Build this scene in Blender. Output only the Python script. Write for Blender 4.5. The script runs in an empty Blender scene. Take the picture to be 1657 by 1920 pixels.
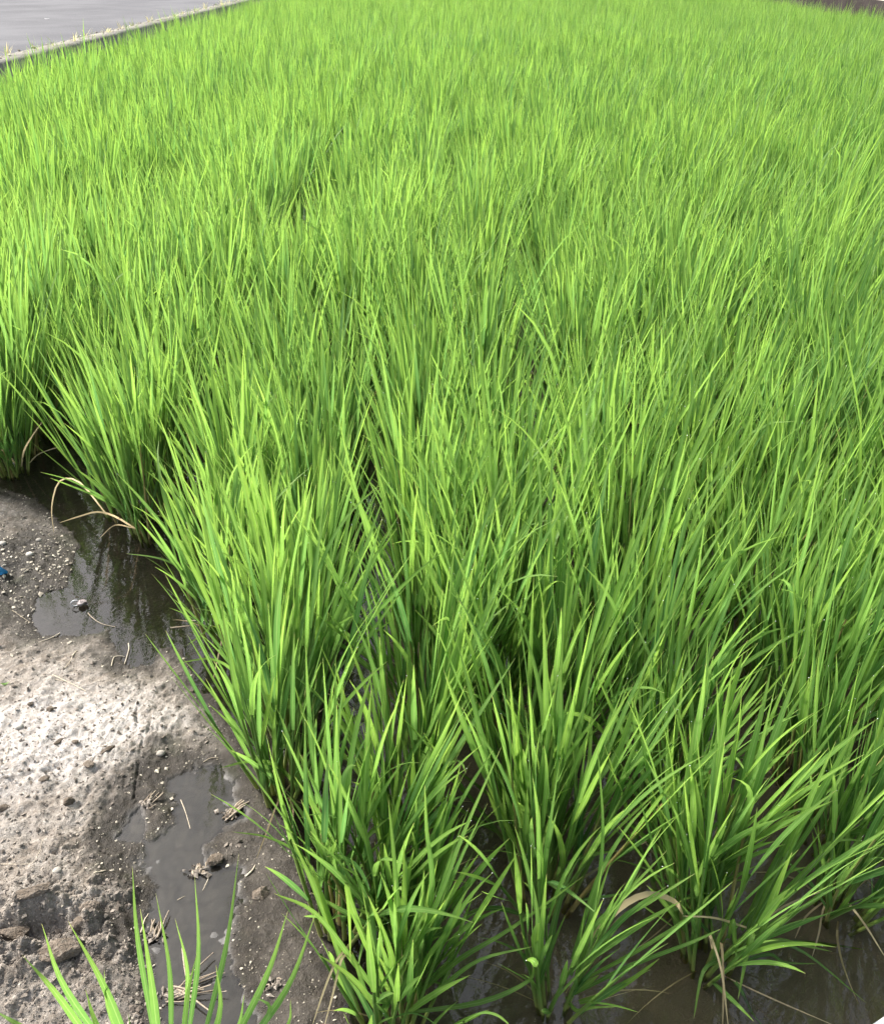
import bpy, math
import numpy as np
from mathutils import Vector

rng = np.random.default_rng(7)
R = math.radians
scene = bpy.context.scene
col = scene.collection

# ------------------------------------------------------------------ camera
PW, PH, FPX = 1657.0, 1920.0, 1650.0
CAM_H, PITCH = 1.55, R(32.5)
cam = bpy.data.cameras.new('camera')
cam.sensor_fit = 'HORIZONTAL'; cam.sensor_width = 36.0
cam.lens = 36.0 * FPX / PW
cam.clip_start = 0.05; cam.clip_end = 2000
camo = bpy.data.objects.new('camera', cam); col.objects.link(camo)
camo.location = (0, 0, CAM_H); camo.rotation_euler = (R(90) - PITCH, 0, 0)
scene.camera = camo

# ------------------------------------------------------------------ sky, sun, exposure
SUN_EL, SUN_ROT = R(44), R(-62)          # sun ahead on the left
w = bpy.data.worlds.new('World'); scene.world = w; w.use_nodes = True
nt = w.node_tree; nt.nodes.clear()
sky = nt.nodes.new('ShaderNodeTexSky'); sky.sky_type = 'NISHITA'; sky.sun_disc = False
sky.sun_elevation = SUN_EL; sky.sun_rotation = SUN_ROT
sky.air_density = 1.2; sky.dust_density = 5.0; sky.ozone_density = 1.0
hsv = nt.nodes.new('ShaderNodeHueSaturation'); hsv.inputs['Saturation'].default_value = 0.55
bg = nt.nodes.new('ShaderNodeBackground'); bg.inputs[1].default_value = 0.15
wo = nt.nodes.new('ShaderNodeOutputWorld')
nt.links.new(sky.outputs[0], hsv.inputs['Color']); nt.links.new(hsv.outputs[0], bg.inputs[0]); nt.links.new(bg.outputs[0], wo.inputs[0])
sd = bpy.data.lights.new('sun', 'SUN'); sd.energy = 2.9; sd.angle = R(5.0); sd.color = (1.0, 0.955, 0.88)
so = bpy.data.objects.new('sun', sd); col.objects.link(so)
to_sun = Vector((math.sin(SUN_ROT) * math.cos(SUN_EL), math.cos(SUN_ROT) * math.cos(SUN_EL), math.sin(SUN_EL)))
so.rotation_euler = to_sun.to_track_quat('Z', 'Y').to_euler(); so.location = (-6, 4, 8)
vs = scene.view_settings
vs.view_transform = 'Standard'; vs.look = 'None'; vs.gamma = 1.0; vs.exposure = 1.38
scene.cycles.max_bounces = 8; scene.cycles.transparent_max_bounces = 12
scene.cycles.transmission_bounces = 6; scene.cycles.diffuse_bounces = 4
scene.cycles.caustics_reflective = False; scene.cycles.caustics_refractive = False

# ------------------------------------------------------------------ pixel helpers (photo pixels -> place)
CT, ST = math.cos(PITCH), math.sin(PITCH)
CAM = np.array([0, 0, CAM_H])
def ray(px, py):
    u = (px - PW / 2) / FPX; v = (py - PH / 2) / FPX
    return np.array([u, CT - v * ST, -(ST + v * CT)])
def on_z(px, py, z=0.0):
    d = ray(px, py); t = (z - CAM_H) / d[2]
    return CAM + d * t
def on_y(px, py, y):
    d = ray(px, py); return CAM + d * (y / d[1])
def to_px(P):
    P = np.asarray(P, float) - CAM
    dep = P[..., 1] * CT - P[..., 2] * ST
    v = (-P[..., 2] * CT - P[..., 1] * ST) / dep
    return P[..., 0] / dep * FPX + PW / 2, v * FPX + PH / 2, dep

# ------------------------------------------------------------------ numpy noise
def _h(ix, iy, s):
    n = (ix.astype(np.int64) * 374761393 + iy.astype(np.int64) * 668265263 + s * 974634777) & 0xffffffff
    n = ((n ^ (n >> 13)) * 1274126177) & 0xffffffff
    return ((n ^ (n >> 16)) & 0xffff) / 65535.0
def vnoise(x, y, s=0):
    ix = np.floor(x); iy = np.floor(y); fx = x - ix; fy = y - iy
    fx = fx * fx * (3 - 2 * fx); fy = fy * fy * (3 - 2 * fy)
    a = _h(ix, iy, s); b = _h(ix + 1, iy, s); c = _h(ix, iy + 1, s); d = _h(ix + 1, iy + 1, s)
    return (a * (1 - fx) + b * fx) * (1 - fy) + (c * (1 - fx) + d * fx) * fy
def fbm(x, y, o=4, s=0):
    t = 0; a = 0.5; n = 0
    for i in range(o):
        t = t + a * vnoise(x, y, s + i * 17); n += a; a *= 0.5
        x, y = (x * 0.8 - y * 0.6) * 2.03 + 3.1, (x * 0.6 + y * 0.8) * 2.03 + 7.7
    return t / n - 0.5
def sstep(a, b, x):
    t = np.clip((x - a) / (b - a), 0, 1); return t * t * (3 - 2 * t)

# ------------------------------------------------------------------ materials
def new_mat(name):
    m = bpy.data.materials.new(name); m.use_nodes = True
    n = m.node_tree; b = n.nodes['Principled BSDF']
    return m, n, b
def N(n, t, **kw):
    nd = n.nodes.new(t)
    for k, v in kw.items(): setattr(nd, k, v)
    return nd
def mixc(n, fac, a, b):
    m = N(n, 'ShaderNodeMix', data_type='RGBA')
    for s, v in ((m.inputs[0], fac), (m.inputs[6], a), (m.inputs[7], b)):
        if isinstance(v, bpy.types.NodeSocket): n.links.new(v, s)
        elif isinstance(v, tuple): s.default_value = (*v, 1)
        else: s.default_value = v
    return m.outputs[2]
def ramp(n, src, lo, hi, a=0.0, b=1.0):
    m = N(n, 'ShaderNodeMapRange'); m.interpolation_type = 'SMOOTHSTEP'
    n.links.new(src, m.inputs[0]); m.inputs[1].default_value = lo; m.inputs[2].default_value = hi
    m.inputs[3].default_value = a; m.inputs[4].default_value = b
    return m.outputs[0]
def noise(n, scale, detail=4, rough=0.55, vec=None):
    t = N(n, 'ShaderNodeTexNoise'); t.inputs['Scale'].default_value = scale
    t.inputs['Detail'].default_value = detail; t.inputs['Roughness'].default_value = rough
    if vec is None:
        g = N(n, 'ShaderNodeNewGeometry'); vec = g.outputs['Position']
    n.links.new(vec, t.inputs['Vector'])
    return t.outputs['Fac']
def bump(n, b, h, strength, dist):
    bp = N(n, 'ShaderNodeBump'); bp.inputs['Strength'].default_value = strength; bp.inputs['Distance'].default_value = dist
    n.links.new(h, bp.inputs['Height']); n.links.new(bp.outputs[0], b.inputs['Normal'])
    return bp

# leaf: Col = (blade random, place along the blade, dryness, plant random)
def leaf_material():
    m, n, b = new_mat('rice_leaf')
    at = N(n, 'ShaderNodeAttribute', attribute_name='Col')
    sp = N(n, 'ShaderNodeSeparateColor'); n.links.new(at.outputs['Color'], sp.inputs[0])
    r, s, dry, pl = sp.outputs[0], sp.outputs[1], sp.outputs[2], at.outputs['Alpha']
    c = mixc(n, r, (0.062, 0.160, 0.048), (0.160, 0.284, 0.052))
    c = mixc(n, ramp(n, s, 0.45, 1.0, 0.0, 0.45), c, (0.225, 0.342, 0.060))       # yellower towards the tip
    c = mixc(n, ramp(n, s, 0.95, 1.0, 0.0, 0.65), c, (0.46, 0.38, 0.17))
    c = mixc(n, ramp(n, noise(n, 55, 3), 0.35, 0.75, 0.0, 0.25), c, (0.07, 0.17, 0.04))
    vein = N(n, 'ShaderNodeMath', operation='SINE'); vm = N(n, 'ShaderNodeMath', operation='MULTIPLY'); vm.inputs[1].default_value = 30.0
    n.links.new(pl, vm.inputs[0]); n.links.new(vm.outputs[0], vein.inputs[0])
    c = mixc(n, ramp(n, vein.outputs[0], -0.2, 1.0, 0.0, 0.16), c, (0.055, 0.14, 0.03))
    c = mixc(n, ramp(n, pl, 0.84, 0.97, 0.0, 0.5), c, (0.26, 0.38, 0.13))          # pale midrib
    dc = mixc(n, r, (0.36, 0.255, 0.15), (0.50, 0.41, 0.27))
    c = mixc(n, dry, c, dc)
    n.links.new(c, b.inputs['Base Color'])
    b.inputs['Roughness'].default_value = 0.55; b.inputs['Specular IOR Level'].default_value = 0.30
    hs = N(n, 'ShaderNodeHueSaturation'); hs.inputs['Saturation'].default_value = 1.04; hs.inputs['Value'].default_value = 1.75
    hs.inputs['Hue'].default_value = 0.491
    n.links.new(c, hs.inputs['Color'])
    tr = N(n, 'ShaderNodeBsdfTranslucent'); n.links.new(hs.outputs[0], tr.inputs[0])
    mx = N(n, 'ShaderNodeMixShader'); mx.inputs[0].default_value = 0.54
    n.links.new(b.outputs[0], mx.inputs[1]); n.links.new(tr.outputs[0], mx.inputs[2])
    n.links.new(mx.outputs[0], n.nodes['Material Output'].inputs[0])
    return m
def stem_material():
    m, n, b = new_mat('rice_stem')
    at = N(n, 'ShaderNodeAttribute', attribute_name='Col')
    sp = N(n, 'ShaderNodeSeparateColor'); n.links.new(at.outputs['Color'], sp.inputs[0])
    c = mixc(n, ramp(n, sp.outputs[1], 0.0, 0.45), (0.20, 0.22, 0.055), (0.105, 0.205, 0.035))
    c = mixc(n, ramp(n, sp.outputs[0], 0.75, 1.0, 0, 0.8), c, (0.30, 0.22, 0.09))
    c = mixc(n, sp.outputs[2], c, (0.40, 0.27, 0.13))
    n.links.new(c, b.inputs['Base Color']); b.inputs['Roughness'].default_value = 0.5
    return m
def mud_material():
    m, n, b = new_mat('mud')
    at = N(n, 'ShaderNodeAttribute', attribute_name='Col')
    sp = N(n, 'ShaderNodeSeparateColor'); n.links.new(at.outputs['Color'], sp.inputs[0])
    wet, pale = sp.outputs[0], sp.outputs[1]
    g = N(n, 'ShaderNodeNewGeometry').outputs['Position']
    n1 = noise(n, 14, 6, 0.6, g); n2 = noise(n, 90, 5, 0.65, g); n3 = noise(n, 420, 3, 0.6, g)
    dryc = mixc(n, ramp(n, n1, 0.3, 0.72), (0.188, 0.162, 0.135), (0.285, 0.262, 0.235))
    dryc = mixc(n, ramp(n, n2, 0.46, 0.75, 0, 0.75), dryc, (0.47, 0.43, 0.385))
    dryc = mixc(n, ramp(n, n3, 0.32, 0.50, 0.55, 0.0), dryc, (0.095, 0.072, 0.055))
    dryc = mixc(n, pale, dryc, mixc(n, ramp(n, n2, 0.35, 0.6), (0.36, 0.33, 0.30), (0.55, 0.525, 0.505)))
    wetc = mixc(n, ramp(n, n1, 0.35, 0.7), (0.018, 0.014, 0.010), (0.038, 0.031, 0.024))
    wetc = mixc(n, ramp(n, n2, 0.5, 0.72, 0, 0.6), wetc, (0.062, 0.052, 0.040))
    wetc = mixc(n, ramp(n, noise(n, 9, 3, 0.6, g), 0.52, 0.7, 0, 0.5), wetc, (0.028, 0.031, 0.012))   # algae film
    c = mixc(n, wet, dryc, wetc)
    c = mixc(n, sp.outputs[2], c, mixc(n, n1, (0.072, 0.070, 0.069), (0.100, 0.098, 0.097)))  # grey of the reflected sky painted on the puddle beds
    c = mixc(n, ramp(n, at.outputs['Alpha'], 0.0, 1.0, 0.85, 0.0), c, mixc(n, n1, (0.150, 0.130, 0.098), (0.240, 0.214, 0.170)))
    n.links.new(c, b.inputs['Base Color'])
    n.links.new(ramp(n, wet, 0.2, 1.0, 0.95, 0.52), b.inputs['Roughness'])
    n.links.new(ramp(n, wet, 0.3, 1.0, 0.03, 0.28), b.inputs['Specular IOR Level'])
    ad = N(n, 'ShaderNodeMath', operation='ADD'); n.links.new(n2, ad.inputs[0])
    ml = N(n, 'ShaderNodeMath', operation='MULTIPLY'); n.links.new(n3, ml.inputs[0]); ml.inputs[1].default_value = 0.45
    n.links.new(ml.outputs[0], ad.inputs[1])
    bpn = bump(n, b, ad.outputs[0], 0.8, 0.008)
    n.links.new(ramp(n, sp.outputs[2], 0.0, 0.6, 0.8, 0.03), bpn.inputs['Strength'])
    return m
def water_material():
    m, n, b = new_mat('paddy_water')
    n.nodes.remove(b)
    tr = N(n, 'ShaderNodeBsdfTransparent'); tr.inputs[0].default_value = (0.90, 0.87, 0.78, 1)
    gl = N(n, 'ShaderNodeBsdfGlossy'); gl.inputs['Roughness'].default_value = 0.015; gl.inputs[0].default_value = (1, 1, 1, 1)
    fr = N(n, 'ShaderNodeFresnel'); fr.inputs[0].default_value = 1.43
    h = noise(n, 38, 3, 0.55)
    bp = N(n, 'ShaderNodeBump'); bp.inputs['Strength'].default_value = 0.10; bp.inputs['Distance'].default_value = 0.004
    n.links.new(h, bp.inputs['Height'])
    n.links.new(bp.outputs[0], gl.inputs['Normal']); n.links.new(bp.outputs[0], fr.inputs['Normal'])
    mx = N(n, 'ShaderNodeMixShader'); n.links.new(fr.outputs[0], mx.inputs[0])
    n.links.new(tr.outputs[0], mx.inputs[1]); n.links.new(gl.outputs[0], mx.inputs[2])
    n.links.new(mx.outputs[0], n.nodes['Material Output'].inputs[0])
    return m
def grain_material(name, c1, c2, c3, s1, s2, rough, bs=0.4, bd=0.004):
    m, n, b = new_mat(name)
    a1 = noise(n, s1, 5, 0.6); a2 = noise(n, s2, 3, 0.6)
    c = mixc(n, ramp(n, a1, 0.3, 0.7), c1, c2)
    c = mixc(n, ramp(n, a2, 0.5, 0.72, 0, 0.7), c, c3)
    n.links.new(c, b.inputs['Base Color']); b.inputs['Roughness'].default_value = rough; b.inputs['Specular IOR Level'].default_value = 0.08
    bump(n, b, a2, bs, bd)
    return m
def tint_material(name, lo, hi, rough=0.8):
    m, n, b = new_mat(name)
    at = N(n, 'ShaderNodeAttribute', attribute_name='Col')
    sp = N(n, 'ShaderNodeSeparateColor'); n.links.new(at.outputs['Color'], sp.inputs[0])
    c = mixc(n, sp.outputs[0], lo, hi)
    c = mixc(n, ramp(n, noise(n, 160, 3), 0.4, 0.7, 0, 0.4), c, tuple(0.5 * x for x in lo))
    n.links.new(c, b.inputs['Base Color']); b.inputs['Roughness'].default_value = rough
    return m
M_LEAF, M_STEM, M_MUD, M_WATER = leaf_material(), stem_material(), mud_material(), water_material()
M_ASPHALT = grain_material('asphalt', (0.088, 0.088, 0.095), (0.125, 0.125, 0.132), (0.175, 0.175, 0.18), 0.9, 40, 0.95, 0.0, 0.001)
M_CONC = grain_material('weathered_concrete', (0.12, 0.115, 0.10), (0.20, 0.19, 0.17), (0.075, 0.07, 0.055), 3.0, 26, 0.92)
M_DARKWALL = grain_material('dark_wall', (0.022, 0.018, 0.018), (0.036, 0.030, 0.030), (0.060, 0.050, 0.048), 1.6, 14, 0.9)
M_COPING = grain_material('pale_coping', (0.50, 0.48, 0.42), (0.62, 0.60, 0.55), (0.42, 0.40, 0.34), 2.0, 20, 0.9)
M_PATH = grain_material('pale_path', (0.40, 0.37, 0.29), (0.50, 0.47, 0.38), (0.33, 0.33, 0.20), 1.2, 22, 0.95)
M_SLAB = grain_material('white_slab', (0.74, 0.74, 0.78), (0.80, 0.80, 0.84), (0.70, 0.70, 0.73), 8, 60, 0.6, 0.1, 0.001)
M_CLOD = grain_material('mud_clod', (0.095, 0.076, 0.058), (0.150, 0.124, 0.100), (0.22, 0.192, 0.160), 30, 180, 0.95, 0.9, 0.004)
M_STONE = tint_material('pebble_stone', (0.22, 0.20, 0.17), (0.46, 0.43, 0.38))
M_GRIT = tint_material('pale_grit', (0.17, 0.145, 0.11), (0.56, 0.51, 0.41))
M_CRUMB = tint_material('mud_crumb', (0.080, 0.064, 0.050), (0.29, 0.252, 0.213), 0.95)
M_STRAW = tint_material('straw', (0.30, 0.245, 0.175), (0.50, 0.44, 0.34), 0.85)
M_STUB = tint_material('old_stubble', (0.13, 0.10, 0.07), (0.40, 0.33, 0.25), 0.9)
def plain(name, c, rough=0.5, **kw):
    m, n, b = new_mat(name)
    cc = mixc(n, ramp(n, noise(n, 120, 3), 0.4, 0.7, 0, 0.3), c, tuple(0.7 * x for x in c))
    n.links.new(cc, b.inputs['Base Color']); b.inputs['Roughness'].default_value = rough
    for k, v in kw.items(): b.inputs[k].default_value = v
    return m
M_BLUE = plain('blue_plastic', (0.03, 0.24, 0.50), 0.4)
M_WHITE = plain('white_litter', (0.80, 0.80, 0.78), 0.6)
M_SHELL = plain('pale_shell', (0.55, 0.55, 0.56), 0.3)
M_SHELLP = plain('pink_shell', (0.26, 0.215, 0.21), 0.5)
M_DEW = plain('dew', (0.85, 0.9, 0.88), 0.05)

# ------------------------------------------------------------------ object helpers
def mesh_np(name, V, F, C=None, mat=None, smooth=True):
    me = bpy.data.meshes.new(name)
    V = np.ascontiguousarray(V, np.float32); F = np.ascontiguousarray(F, np.int32)
    nf, k = F.shape
    me.vertices.add(len(V)); me.vertices.foreach_set('co', V.ravel())
    me.loops.add(nf * k); me.loops.foreach_set('vertex_index', F.ravel())
    me.polygons.add(nf); me.polygons.foreach_set('loop_start', np.arange(0, nf * k, k, dtype=np.int32))
    me.polygons.foreach_set('use_smooth', np.full(nf, bool(smooth)))
    me.update(calc_edges=True)
    if C is not None:
        a = me.color_attributes.new('Col', 'FLOAT_COLOR', 'POINT')
        a.data.foreach_set('color', np.ascontiguousarray(C, np.float32).ravel())
    if mat: me.materials.append(mat)
    return me
def obj(name, me, parent=None, loc=None, rz=None):
    o = bpy.data.objects.new(name, me); col.objects.link(o)
    if parent is not None: o.parent = parent
    if loc is not None: o.location = tuple(float(v) for v in loc)
    if rz is not None: o.rotation_euler = (0, 0, rz)
    return o
def tag(o, label=None, cat=None, group=None, kind=None):
    for k, v in (('label', label), ('category', cat), ('group', group), ('kind', kind)):
        if v: o[k] = v
    return o
def box(x0, x1, y0, y1, z0, z1):
    V = np.array([[x, y, z] for z in (z0, z1) for y in (y0, y1) for x in (x0, x1)], float)
    F = np.array([[0, 2, 3, 1], [4, 5, 7, 6], [0, 1, 5, 4], [2, 6, 7, 3], [0, 4, 6, 2], [1, 3, 7, 5]])
    return V, F
def join(parts):
    Vs, Fs, Cs, o = [], [], [], 0
    for p in parts:
        Vs.append(p[0]); Fs.append(p[1] + o); o += len(p[0])
        if len(p) > 2: Cs.append(p[2])
    return np.concatenate(Vs), np.concatenate(Fs), (np.concatenate(Cs) if Cs else None)
def tube(P, rad, ns=5, c=(0.5, 0.5, 0, 0.5)):
    P = np.asarray(P, float); n = len(P)
    rad = np.broadcast_to(rad, (n,))
    T = np.gradient(P, axis=0); T /= np.linalg.norm(T, axis=1)[:, None] + 1e-9
    ref = np.array([0.31, 0.17, 0.93]); S = np.cross(T, ref); S /= np.linalg.norm(S, axis=1)[:, None] + 1e-9
    B = np.cross(T, S); a = np.arange(ns) / ns * 2 * np.pi
    V = P[:, None] + rad[:, None, None] * (np.cos(a)[None, :, None] * S[:, None] + np.sin(a)[None, :, None] * B[:, None])
    F = []
    for i in range(n - 1):
        for j in range(ns):
            F.append([i * ns + j, i * ns + (j + 1) % ns, (i + 1) * ns + (j + 1) % ns, (i + 1) * ns + j])
    V = V.reshape(-1, 3)
    k = len(V); V = np.concatenate([V, P[:1], P[-1:]])
    for j in range(ns):
        F.append([k, (j + 1) % ns, j, j]); F.append([k + 1, (n - 1) * ns + j, (n - 1) * ns + (j + 1) % ns, (n - 1) * ns + (j + 1) % ns])
    F = np.array(F)
    C = np.tile(np.array(c, float), (len(V), 1)); C[:n * ns, 1] = np.repeat(np.linspace(0, 1, n), ns)
    return V, F[:n * ns - ns], C[:]
def catmull(P, n):
    P = np.asarray(P, float)
    if len(P) == 2: return P[0] + (P[1] - P[0]) * np.linspace(0, 1, n)[:, None]
    Q = np.concatenate([[2 * P[0] - P[1]], P, [2 * P[-1] - P[-2]]])
    m = len(P) - 1; out = []
    for t in np.linspace(0, m - 1e-6, n):
        i = int(t); f = t - i; a, b, c, d = Q[i:i + 4]
        out.append(0.5 * ((2 * b) + (c - a) * f + (2 * a - 5 * b + 4 * c - d) * f * f + (3 * b - a - 3 * c + d) * f ** 3))
    return np.array(out)

# ------------------------------------------------------------------ terrain: mud headland, puddles, paddy bed
def G(pts): return np.array([on_z(*p)[:2] for p in pts])
W1 = np.concatenate([G([(-150, 905), (0, 915), (70, 935), (118, 985), (150, 1012), (140, 1060), (125, 1100), (75, 1122), (58, 1160),
        (75, 1188), (140, 1195), (205, 1182), (222, 1225), (245, 1252), (285, 1250), (298, 1212), (345, 1222), (372, 1288),
        (405, 1308), (435, 1360), (465, 1425), (505, 1470), (545, 1550), (580, 1650), (625, 1790), (665, 1940), (700, 2120)]),
        np.array([[-0.02, 0.45], [3, 0.42], [12, 0.42], [12, 60], [-4.7, 60], [-4.7, 2.45]])])
W2 = G([(318, 1500), (325, 1452), (385, 1434), (425, 1447), (430, 1490), (455, 1530), (420, 1560), (385, 1590), (397, 1622),
        (448, 1632), (452, 1690), (432, 1760), (442, 1830), (475, 1920), (490, 2060), (330, 2060), (303, 1900), (287, 1790),
        (272, 1705), (297, 1665), (263, 1612), (275, 1580), (303, 1560), (332, 1556), (330, 1530)])
W3 = G([(216, 1576), (262, 1516), (272, 1560), (256, 1580)])
def sdf(x, y, poly):
    d = np.full(x.shape, 1e9); ins = np.zeros(x.shape, bool); n = len(poly)
    for i in range(n):
        ax, ay = poly[i]; bx, by = poly[(i + 1) % n]
        ex, ey = bx - ax, by - ay
        t = np.clip(((x - ax) * ex + (y - ay) * ey) / (ex * ex + ey * ey), 0, 1)
        d = np.minimum(d, (x - ax - t * ex) ** 2 + (y - ay - t * ey) ** 2)
        c = ((ay > y) != (by > y))
        xs = ax + (y - ay) / (ey if ey else 1e-9) * ex
        ins ^= c & (x < xs)
    d = np.sqrt(d); return np.where(ins, -d, d)
def poly_dist(x, y, pts):
    d = np.full(x.shape, 1e9)
    for (ax, ay), (bx, by) in zip(pts[:-1], pts[1:]):
        ex, ey = bx - ax, by - ay
        t = np.clip(((x - ax) * ex + (y - ay) * ey) / (ex * ex + ey * ey), 0, 1)
        d = np.minimum(d, (x - ax - t * ex) ** 2 + (y - ay - t * ey) ** 2)
    return np.sqrt(d)
CRACKS = [G(c) for c in (
    [(255, 1268), (264, 1290), (268, 1312), (262, 1335), (258, 1352), (262, 1372)],
    [(291, 1325), (296, 1345)], [(285, 1372), (280, 1388), (270, 1404), (262, 1440), (258, 1470), (252, 1500)],
    [(0, 1492), (30, 1480), (60, 1466), (95, 1462), (130, 1448)], [(255, 1518), (262, 1540)],
    [(10, 1630), (60, 1600), (110, 1612), (160, 1590), (210, 1610)], [(140, 1680), (190, 1672), (250, 1680)])]
HOLE = on_z(105, 1760)[:2]; HOLE2 = on_z(40, 1775)[:2]; HOLE3 = on_z(190, 1722)[:2]
PALE = on_z(95, 1385)[:2]; PALE2 = on_z(30, 1440)[:2]; PALE3 = on_z(170, 1360)[:2]
def ground_info(x, y):
    x = np.asarray(x, float); y = np.asarray(y, float)
    wob = 0.016 * fbm(x * 22, y * 22, 3, 5) + 0.012 * fbm(x * 70, y * 70, 2, 9)
    d1 = sdf(x, y, W1) + wob * 1.4; d2 = sdf(x, y, W2) + wob * 1.9; d3 = sdf(x, y, W3) + wob
    d = np.minimum(np.minimum(d1, d2), d3)
    dp = np.minimum(d2, d3)
    zin = -np.minimum(0.003 + 0.10 * np.maximum(-d1, 0), 0.028)
    zin = np.where(dp < d1, -np.minimum(0.002 + 0.05 * np.maximum(-dp, 0), 0.004), zin)
    zout = 0.002 + 0.030 * (1 - np.exp(-np.maximum(d, 0) / 0.13))
    z = np.where(d < 0, zin, zout)
    dry = sstep(0.0, 0.10, d)
    z = z + 0.022 * fbm(x * 6, y * 6, 4, 21) * dry + (0.0035 + 0.014 * dry) * fbm(x * 42, y * 42, 3, 31)
    f2 = fbm(x * 120, y * 120, 3, 41)
    z = z + np.maximum(f2, -0.2) * (0.0026 + 0.0072 * dry) * (np.where(d < 0, 0.5, 1.0))
    z = z + np.where(dp < 0.02, 0.011 * fbm(x * 30, y * 30, 3, 45), 0) * (dp < d1)
    # clumpy broken earth in the lower left of the headland
    rough = np.exp(-((x - HOLE[0]) ** 2 / 0.030 + (y - HOLE[1]) ** 2 / 0.012))
    rough = rough * sstep(0.01, 0.06, d)
    z = z + rough * (0.055 * np.abs(fbm(x * 26, y * 26, 3, 51)) * 2 + 0.014)
    for h, r, dep in ((HOLE, 0.050, 0.060), (HOLE2, 0.034, 0.036), (HOLE3, 0.020, 0.034)):
        z = z - dep * np.exp(-(((x - h[0]) / r) ** 2 + ((y - h[1]) / (r * 0.62)) ** 2) ** 1.4)
    z = np.where((rough > 0.2) & (d > 0.03), np.maximum(z, 0.004 + 0.01 * np.abs(f2)), z)
    near = (x > -2) & (x < 0.2) & (y > 0.4) & (y < 3)
    for c in CRACKS:
        dc = poly_dist(x, y, c) + 0.006 * fbm(x * 55, y * 55, 2, 61)
        z = z - near * 0.008 * np.exp(-(dc / 0.0021) ** 2) * sstep(-0.22, 0.12, fbm(x * 24, y * 24, 2, 63))
    wet = 1 - sstep(0.015, 0.125, d + 0.12 * fbm(x * 9, y * 9, 4, 71) + 0.05 * fbm(x * 40, y * 40, 3, 73))
    damp_up = np.exp(-(((x + 1.15) / 0.45) ** 2 + ((y - 2.08) / 0.30) ** 2))      # damp corner by the clumps
    wet = np.maximum(wet, np.clip(damp_up * 1.9 - 0.35 + 0.7 * fbm(x * 11, y * 11, 4, 77), 0, 1))
    damp_r = sstep(-0.62, -0.40, x + 0.10 * fbm(x * 7, y * 7, 3, 75)) * sstep(1.75, 1.2, y)
    wet = np.maximum(wet, damp_r * 0.9)
    wet = np.maximum(wet, np.clip(rough * 0.55 + 0.8 * fbm(x * 14, y * 14, 3, 79), 0, 0.55) * (rough > 0.02))
    wet = np.maximum(wet, np.clip(sstep(1.35, 1.05, y) * (0.12 + 1.1 * fbm(x * 8, y * 8, 4, 83)), 0, 0.5))
    wet = np.clip(wet, 0, 1)
    pale = sum(a * np.exp(-(((x - p[0]) / sx) ** 2 + ((y - p[1]) / sy) ** 2)) for p, sx, sy, a in
               ((PALE, 0.20, 0.11, 0.70), (PALE2, 0.18, 0.11, 0.6), (PALE3, 0.24, 0.09, 0.45)))
    pale = np.clip(pale * (0.75 + 1.3 * fbm(x * 18, y * 18, 4, 81)), 0, 0.52)
    # the far bank behind the field and the ground round it
    far = sstep(33.5, 34.5, y); z = z * (1 - far) + 0.45 * far
    back = sstep(0.35, 0.05, y); z = z * (1 - back) + 0.05 * back
    silt = sstep(0.02, -0.02, dp + 0.03 * fbm(x * 26, y * 26, 3, 47)) * 0.75  # puddle beds greyed: reflected sky put into the mud colour
    ground_info.silt = silt; ground_info.sub = sstep(-0.03, -0.12, d1) * np.where(dp < d1, 0, 1) * sstep(-0.35, -0.05, x)  # pale bed fades out to the left, dark tone painted for mirrored plants
    return z, np.maximum(wet, 0) * (1 - far), pale, d
def ground_z(x, y): return ground_info(np.array([x]), np.array([y]))[0][0]

def build_ground():
    def axis(seg):
        out = []
        for a, b, st in seg: out += list(np.linspace(a, b, max(2, int(round((b - a) / st))), endpoint=False))
        return np.array(out + [seg[-1][1]])
    xs = axis([(-400, -20, 60), (-20, -5, 1.5), (-5, -1.8, 0.12), (-1.8, -1.2, 0.0065), (-1.2, -0.78, 0.0048), (-0.78, -0.62, 0.0022), (-0.62, -0.45, 0.0045), (-0.45, 0.0, 0.007), (0.0, 1.3, 0.018), (1.3, 8.2, 0.25), (8.2, 20, 2), (20, 400, 60)])
    ys = axis([(-300, -5, 50), (-5, 0.3, 0.5), (0.3, 0.62, 0.02), (0.62, 1.4, 0.0042), (1.4, 2.1, 0.006), (2.1, 2.7, 0.009), (2.7, 4, 0.05), (4, 34.6, 0.6), (34.6, 400, 60)])
    X, Y = np.meshgrid(xs, ys)
    x, y = X.ravel(), Y.ravel()
    z, wet, pale, d = ground_info(x, y)
    nx, ny = len(xs), len(ys)
    idx = np.arange(nx * ny).reshape(ny, nx)
    F = np.stack([idx[:-1, :-1], idx[:-1, 1:], idx[1:, 1:], idx[1:, :-1]], -1).reshape(-1, 4)
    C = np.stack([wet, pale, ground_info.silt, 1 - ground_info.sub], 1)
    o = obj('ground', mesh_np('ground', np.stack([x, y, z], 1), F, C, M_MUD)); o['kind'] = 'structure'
    o['label'] = 'muddy headland with puddles, cracks and the flooded bed of the paddy'
build_ground()
xs = np.linspace(-4.58, 8.2, 60); ys = np.linspace(0.30, 33.9, 120); X, Y = np.meshgrid(xs, ys)
idx = np.arange(X.size).reshape(X.shape)
F = np.stack([idx[:-1, :-1], idx[:-1, 1:], idx[1:, 1:], idx[1:, :-1]], -1).reshape(-1, 4)
o = obj('water', mesh_np('water', np.stack([X.ravel(), Y.ravel(), 0 * X.ravel()], 1), F, None, M_WATER)); o['kind'] = 'structure'
o['label'] = 'shallow still water between the rice clumps and in the mud puddles'

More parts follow.
